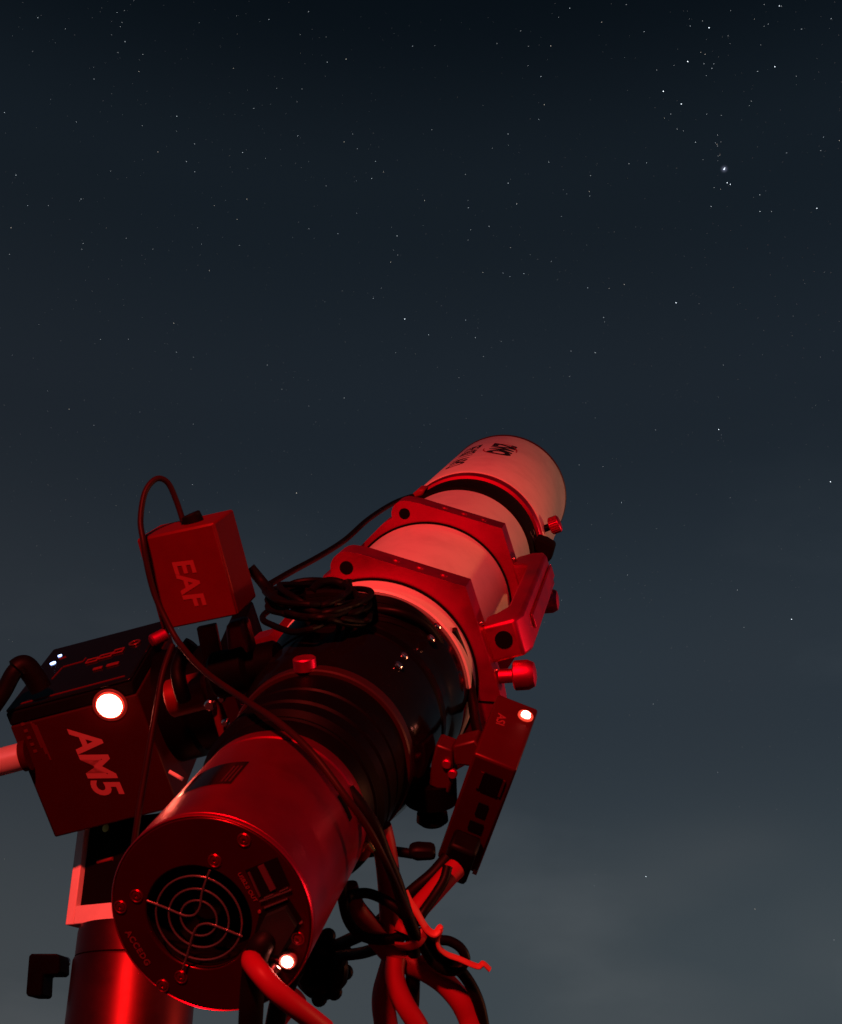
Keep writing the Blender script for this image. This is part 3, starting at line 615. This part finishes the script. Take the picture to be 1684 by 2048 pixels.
cable('box_black_cable', c7([(1345, 370, .575), (1250, 480, .572), (1120, 590, .57), (980, 720, .57), (840, 840, .575), (700, 910, .585), (610, 950, .60)]), 0.0031, RUBBER, 'thick black cable running from the control box down to the left')
cable('box_red_cable', c7([(1400, 440, .572), (1340, 500, .568), (1240, 610, .562), (1150, 710, .556), (1090, 800, .552), (1060, 870, .55)]), 0.0048, REDCABLE, 'short thick red cable from the control box into the knot')
cable('box_thin_cable', c7([(1345, 430, .560), (1320, 520, .557), (1260, 620, .553), (1190, 720, .548), (1140, 800, .545)]), 0.0023, RUBBER, 'thin black cable lying over the short red cable')
cable('small_loop_cable', c7([(1160, 880, .545), (1190, 960, .544), (1250, 1050, .544), (1340, 1105, .545), (1420, 1095, .546), (1460, 1030, .547), (1430, 960, .547), (1360, 915, .547), (1280, 905, .546), (1200, 890, .545)]), 0.0022, RUBBER, 'small loop of black cable right of the knot')
cable('trailing_black_cable', c7([(1160, 840, .548), (1230, 920, .548), (1320, 1020, .549), (1430, 1110, .55), (1500, 1210, .55), (1550, 1330, .55), (1580, 1480, .55)]), 0.0027, RUBBER, 'black cable trailing from the knot to the lower right')
cable('straight_black_cable', c7([(1120, 900, .556), (1122, 1000, .557), (1120, 1150, .558), (1115, 1300, .558), (1105, 1400, .558)]), 0.0033, RUBBER, 'thick black cable hanging straight down from the knot')
cable('low_black_cable', c7([(640, 1005, .585), (720, 1000, .58), (810, 985, .572), (920, 945, .565), (1030, 890, .558), (1110, 830, .55)]), 0.0027, RUBBER, 'black cable running from the dark bundle up to the knot')
o = cable('plug_cable', c7([(800, 345, .575), (880, 335, .575), (980, 332, .575), (1060, 340, .576), (1120, 350, .576)]), 0.0023, RUBBER, 'short black cable ending in a plug beside the control box')
q = [P(480 + x / 3.238, 1600 + y / 3.238, .572) - o.location for x, y in ((1090, 318), (1150, 305), (1265, 312), (1270, 395), (1150, 402), (1095, 385))]
MB().extr(q, M.to_3x3() @ Vector((0, 0, -.012))).build('plug', RUBBER, o, bevel=.002)
o = cable('barrel_cable', c7([(830, 190, .54), (800, 260, .54), (770, 330, .545)]), .0052, mat('cable_boot', (.12, .02, .02), .4), 'stubby dark cable boot with brass collar beside the camera')
cable_tip = MB().tube([P(480 + x / 3.238, 1600 + y / 3.238, .534) - o.location for x, y in ((782, 325), (800, 300), (828, 290), (850, 312), (868, 330))], .0014, 8).build('collar', BRASS, o)
# the red twist tie
cable('twist_tie', c7([(1068, 590, .536), (1095, 650, .535), (1140, 720, .534), (1185, 800, .534), (1225, 850, .534), (1265, 865, .534), (1300, 825, .535), (1300, 850, .535), (1280, 900, .536), (1292, 960, .536), (1340, 1000, .537), (1420, 1030, .538), (1500, 1065, .538), (1548, 1078, .538), (1575, 1060, .538), (1618, 1098, .538)]), .0019, mat('pale_red_tie', (.45, .06, .05), .5), 'thin pale red twist tie with loose ends, round the cable knot', 'cable tie', n=10, flat=.5)
cable('twist_tie_loop', c7([(1195, 845, .535), (1180, 890, .533), (1140, 930, .532), (1080, 948, .533), (1020, 945, .537)]), .0024, mat('pale_red_tie_band', (.22, .01, .02), .5), 'red tie band wrapped round the knot of cables', 'cable tie', n=8, flat=.4)
# camera power cable (red) and data cable (black)
cable('camera_power_cable', [(497, 1912, .452), (506, 1928, .444), (522, 1948, .438), (548, 1978, .436), (580, 2005, .437), (612, 2030, .440), (650, 2060, .445)], lambda t: .0024 + .0014 * min(1, t * 8), REDCABLE, 'thick red cable leaving the camera\'s rear plate towards the bottom edge')
cable('camera_data_cable', [(548, 1872, .456), (528, 1884, .452), (514, 1908, .452), (507, 1955, .454), (503, 2010, .455), (500, 2070, .458)], lambda t: .0046 - .001 * max(0, 1 - t * 4), RUBBER, 'thick black data cable bending down under the camera')
cable('lower_black_cable', [(590, 1935, .50), (575, 1965, .51), (560, 2000, .515), (548, 2060, .52)], .0042, RUBBER, 'black cable behind the red power cable at the bottom edge')
cable('lower_red_cable', [(600, 1990, .53), (580, 2010, .53), (560, 2035, .53), (540, 2070, .53)], .0040, REDCABLE, 'short red cable low down behind the red power cable')
# dark tied bundle below right of the camera
bb = empty('cable_bundle', Matrix.Translation(P(645, 1925, .60))); tag(bb, 'dark lumpy bundle of wound black cable below the camera\'s right side', 'cable bundle')
bi = bb.matrix_world.inverted(); rnd = random.Random(5)
for i in range(6):
    pts = []; rr = 40 + rnd.uniform(-9, 6); ph = rnd.random() * 6
    for k in range(14):
        a = 2 * math.pi * k / 14
        pts.append(bi @ P(642 + rnd.uniform(-3, 3) + rr * .95 * math.cos(a), 1934 + rr * 1.25 * math.sin(a), .60 + .008 * math.sin(a * 2 + ph) + i * .004))
    MB().tube(pts, .0036, 10, 5, closed=True).build('winding', RUBBER, bb)
MB().cyl(bi @ P(640, 1932, .612), bi @ P(640, 1932, .630), .0095, n=24).build('core', RUBBER, bb)
for (x, y) in ((688, 1905), (690, 1945), (668, 1985), (638, 1998), (620, 1875), (655, 1872)):
    c = bi @ P(x, y, .598); MB().cyl(c, c + Vector((0, .006, .001)), .0038, n=14, chamfer=.001).build('lump', RUBBER, bb)

# ================================================================== STARS
SD = 800.0
def star_mesh(r, seed=0):
    bm = bmesh.new(); bmesh.ops.create_icosphere(bm, subdivisions=1, radius=r); return bm
def star_mat(name, c, s):
    m = emis(name, c, s); m.cycles.emission_sampling = 'NONE'; return m
SB = star_mat('star_white', (.80, .90, 1), 2.8)
LV = [star_mat('star_level', c, s) for s, c in ((1.3, (.80, .91, 1)), (.68, (.88, .95, 1)), (.30, (.8, .92, 1)), (.17, (.95, .97, 1)), (.10, (.85, .93, 1)), (1.1, (1, .88, .74)), (.25, (1, .9, .78)))]
PX = SD / F
def o6(l): return [(1250 + x / 3.88, y / 3.88) for x, y in l]
bright = [((1418, 55.5), 2.0, 'bright star at upper right, topmost of the slanting row of three'), ((1375.5, 123), 2.1, 'bright star in the middle of the slanting row of three'),
          ((1326.6, 182.5), 2.1, 'bright star at the lower left end of the slanting row of three'), ((1362.6, 208), 1.7, 'bluish star just below right of the slanting row\'s lowest star'),
          ((1549.8, 133.5), 1.7, 'lone bright star near the right edge, level with the row of three'), ((1454.4, 365.5), 1.7, 'left star of the close pair below the small nebula'),
          ((1460.8, 368.6), 1.4, 'right star of the close pair below the small nebula'), ((1558.5, 11.9), 1.5, 'brighter star of the close pair at the upper right corner'),
          ((1352, 605.5), 1.7, 'bright star at mid right, far below the nebula'), ((1633.8, 416.5), 1.5, 'bright star near the right edge, below the nebula\'s level'),
          ((1661, 963.5), 1.7, 'bright star close to the right edge, level with the dew shield'), ((1583, 1238.5), 1.5, 'bright star at lower right, level with the carry handle'),
          ((1437.5, 859), 1.5, 'bright star right of the telescope\'s front end, well above it'), ((809.5, 638), 1.5, 'bright star left of centre, high above the focus motor'),
          ((1292, 1753), 1.4, 'lone star low in the hazy sky at lower right')]
for (xy, d, lab) in bright:
    bm = star_mesh(d * .5 * PX); me = bpy.data.meshes.new('star'); bm.to_mesh(me); bm.free(); me.materials.append(SB)
    o = bpy.data.objects.new('star', me); col.objects.link(o); o.location = P(*xy, SD); tag(o, lab, 'star', 'brightest stars')
# the small nebula: a bright core in a soft cluster of faint glowing lumps
neb = empty('nebula', Matrix.Translation(P(1448.5, 338, SD))); tag(neb, 'small hazy glowing nebula at upper right, below the row of three stars', 'nebula')
NV = bpy.data.materials.new('nebula_gas'); NV.use_nodes = True; t_ = NV.node_tree; t_.nodes.clear()
e_ = t_.nodes.new('ShaderNodeVolumePrincipled'); e_.inputs['Density'].default_value = 0; e_.inputs['Emission Color'].default_value = (.62, .68, 1, 1)
tcn = t_.nodes.new('ShaderNodeTexCoord'); vm = t_.nodes.new('ShaderNodeVectorMath'); vm.operation = 'LENGTH'; t_.links.new(tcn.outputs['Object'], vm.inputs[0])
mr_ = t_.nodes.new('ShaderNodeMapRange'); mr_.inputs['From Min'].default_value = 0; mr_.inputs['From Max'].default_value = 11 * PX; mr_.inputs['To Min'].default_value = 1; mr_.inputs['To Max'].default_value = 0
t_.links.new(vm.outputs['Value'], mr_.inputs['Value'])
pw = t_.nodes.new('ShaderNodeMath'); pw.operation = 'POWER'; pw.inputs[1].default_value = 3; t_.links.new(mr_.outputs[0], pw.inputs[0])
ml = t_.nodes.new('ShaderNodeMath'); ml.operation = 'MULTIPLY'; ml.inputs[1].default_value = .13; t_.links.new(pw.outputs[0], ml.inputs[0]); t_.links.new(ml.outputs[0], e_.inputs['Emission Strength'])
ov = t_.nodes.new('ShaderNodeOutputMaterial'); t_.links.new(e_.outputs[0], ov.inputs['Volume'])
bm = bmesh.new(); bmesh.ops.create_icosphere(bm, subdivisions=3, radius=11 * PX); me = bpy.data.meshes.new('gas'); bm.to_mesh(me); bm.free(); me.materials.append(NV)
o = bpy.data.objects.new('gas_cloud', me); col.objects.link(o); o.parent = neb
for (dx, dy, d) in ((0, 0, 2.4), (1.3, -2.2, 1.4), (-1.2, 1.0, 1.2)):
    bm = star_mesh(d * .5 * PX); me = bpy.data.meshes.new('core_star'); bm.to_mesh(me); bm.free(); me.materials.append(SB)
    o = bpy.data.objects.new('core_star', me); col.objects.link(o); o.parent = neb; o.location = neb.matrix_world.inverted() @ P(1448.5 + dx, 338 + dy, SD)
mid = o6([(736, 1203), (722, 1210), (1211, 48), (1080, 35), (10, 35), (1079, 203), (1111, 187), (815, 340), (690, 495), (612, 495), (622, 421), (587, 406), (246, 543), (148, 245), (601, 162), (506, 201), (820, 83), (1006, 149), (1600, 145), (1370, 225), (1053, 349), (800, 279), (1048, 1640), (1137, 1641), (1045, 1512), (1254, 1187), (742, 1468), (692, 1456), (668, 1601), (606, 1238), (31, 1271), (167, 1264), (980, 784), (965, 820), (453, 1015), (404, 1001), (355, 884), (306, 916), (719, 1048), (701, 1109), (713, 1119), (717, 1133), (744, 1101), (547, 1104), (634, 886), (748, 895), (380, 507), (675, 530), (631, 585), (1030, 554), (1329, 592), (1540, 1063), (1663, 1090), (1519, 1168)])
mid += [(x / 2.005, y / 2.005) for x, y in [(152, 71), (262, 116), (131, 206), (482, 107), (501, 167), (470, 50), (499, 43), (489, 90), (447, 140), (799, 92), (1078, 78), (1237, 46), (1204, 138), (1654, 185), (1388, 237), (1312, 249), (936, 274), (557, 286), (377, 317), (573, 218), (473, 210), (1211, 356), (1110, 354), (1191, 408), (1018, 435), (18, 451), (307, 489), (709, 466), (708, 526), (570, 504), (633, 609), (747, 648), (780, 577), (973, 612), (1064, 635), (1194, 545), (1380, 569), (1414, 537), (1433, 596), (1506, 647), (1490, 716), (1308, 745), (1538, 689), (781, 689), (444, 686), (64, 702), (325, 798), (111, 824), (194, 824), (859, 824), (990, 798), (44, 913), (792, 913), (950, 880), (333, 976), (328, 999), (960, 984), (808, 979), (613, 999), (38, 1020), (1567, 1051), (1595, 1023), (1578, 1003), (1592, 946), (1570, 912), (1239, 918), (1355, 937), (839, 1085), (1373, 1166), (1497, 1196), (697, 1296), (515, 1360), (403, 1361), (707, 1412), (776, 1432), (1587, 1415), (1072, 1464), (1130, 1561), (1380, 1596), (1238, 1628), (277, 1641), (1177, 1514)]]
mid += [(840 + x / 2.438, y / 2.438) for x, y in [(676, 84), (730, 40), (886, 108), (527, 321), (529, 226), (638, 224), (72, 223), (491, 151), (375, 212), (606, 511), (590, 373), (579, 582), (58, 633), (429, 653), (628, 790), (1018, 798), (22, 978), (471, 995), (430, 893), (236, 1013), (222, 850), (825, 934), (829, 956), (832, 856), (337, 1103), (247, 1121), (234, 1171), (441, 1208), (538, 1242), (640, 1275), (306, 1328), (405, 1331), (438, 1348), (507, 1334), (818, 1403), (922, 1407), (996, 1387), (223, 1561), (895, 1548), (900, 1570), (270, 1646), (396, 1664), (309, 1738), (190, 1842), (736, 1712), (856, 1720), (729, 1836), (42, 1632)]]
mid += [(1311, 860), (1206, 933), (1158, 930), (1475, 1180), (1520, 423), (1190, 705), (1034, 407), (593, 986), (1243, 1005), (1255, 1150), (1668, 1880), (1510, 1818)]
vs = []; fs = []; mi = []
OCT = [Vector(v) for v in ((1, 0, 0), (-1, 0, 0), (0, 1, 0), (0, -1, 0), (0, 0, 1), (0, 0, -1))]
OCF = [(0, 2, 4), (2, 1, 4), (1, 3, 4), (3, 0, 4), (2, 0, 5), (1, 2, 5), (3, 1, 5), (0, 3, 5)]
def add_star(v, d, lvl):
    b = len(vs)
    for q in OCT: vs.append(tuple(q * d + v))
    for f_ in OCF: fs.append((b + f_[0], b + f_[1], b + f_[2])); mi.append(lvl)
rnd = random.Random(21)
for (x, y) in mid: add_star(P(x, y, SD), (.5 + rnd.random() * .22) * PX, rnd.choice((0, 0, 1, 1, 1, 5)))
# the rest of the sky: random faint stars over the whole dome, thinning towards the hazy horizon
o_ = Vector((0, 0, 1.0)); n_ = 0
while n_ < 17000:
    z = rnd.random(); a = rnd.random() * 2 * math.pi
    if rnd.random() > max(0, min(1, (z - .12) / .5)) ** 1.3: continue
    s_ = math.sqrt(1 - z * z); dist = SD / .95
    lvl = rnd.choices((1, 2, 3, 4, 6), (1.5, 6, 28, 62, 3))[0]
    add_star(o_ + Vector((s_ * math.cos(a), s_ * math.sin(a), z)) * dist, (.42 + rnd.random() * .18) * PX, lvl); n_ += 1
me = bpy.data.meshes.new('stars'); me.from_pydata(vs, [], fs)
for m in LV: me.materials.append(m)
me.polygons.foreach_set('material_index', mi)
o = bpy.data.objects.new('stars', me); col.objects.link(o); tag(o, 'countless faint white stars scattered over the dark blue sky', 'stars', kind='stuff')
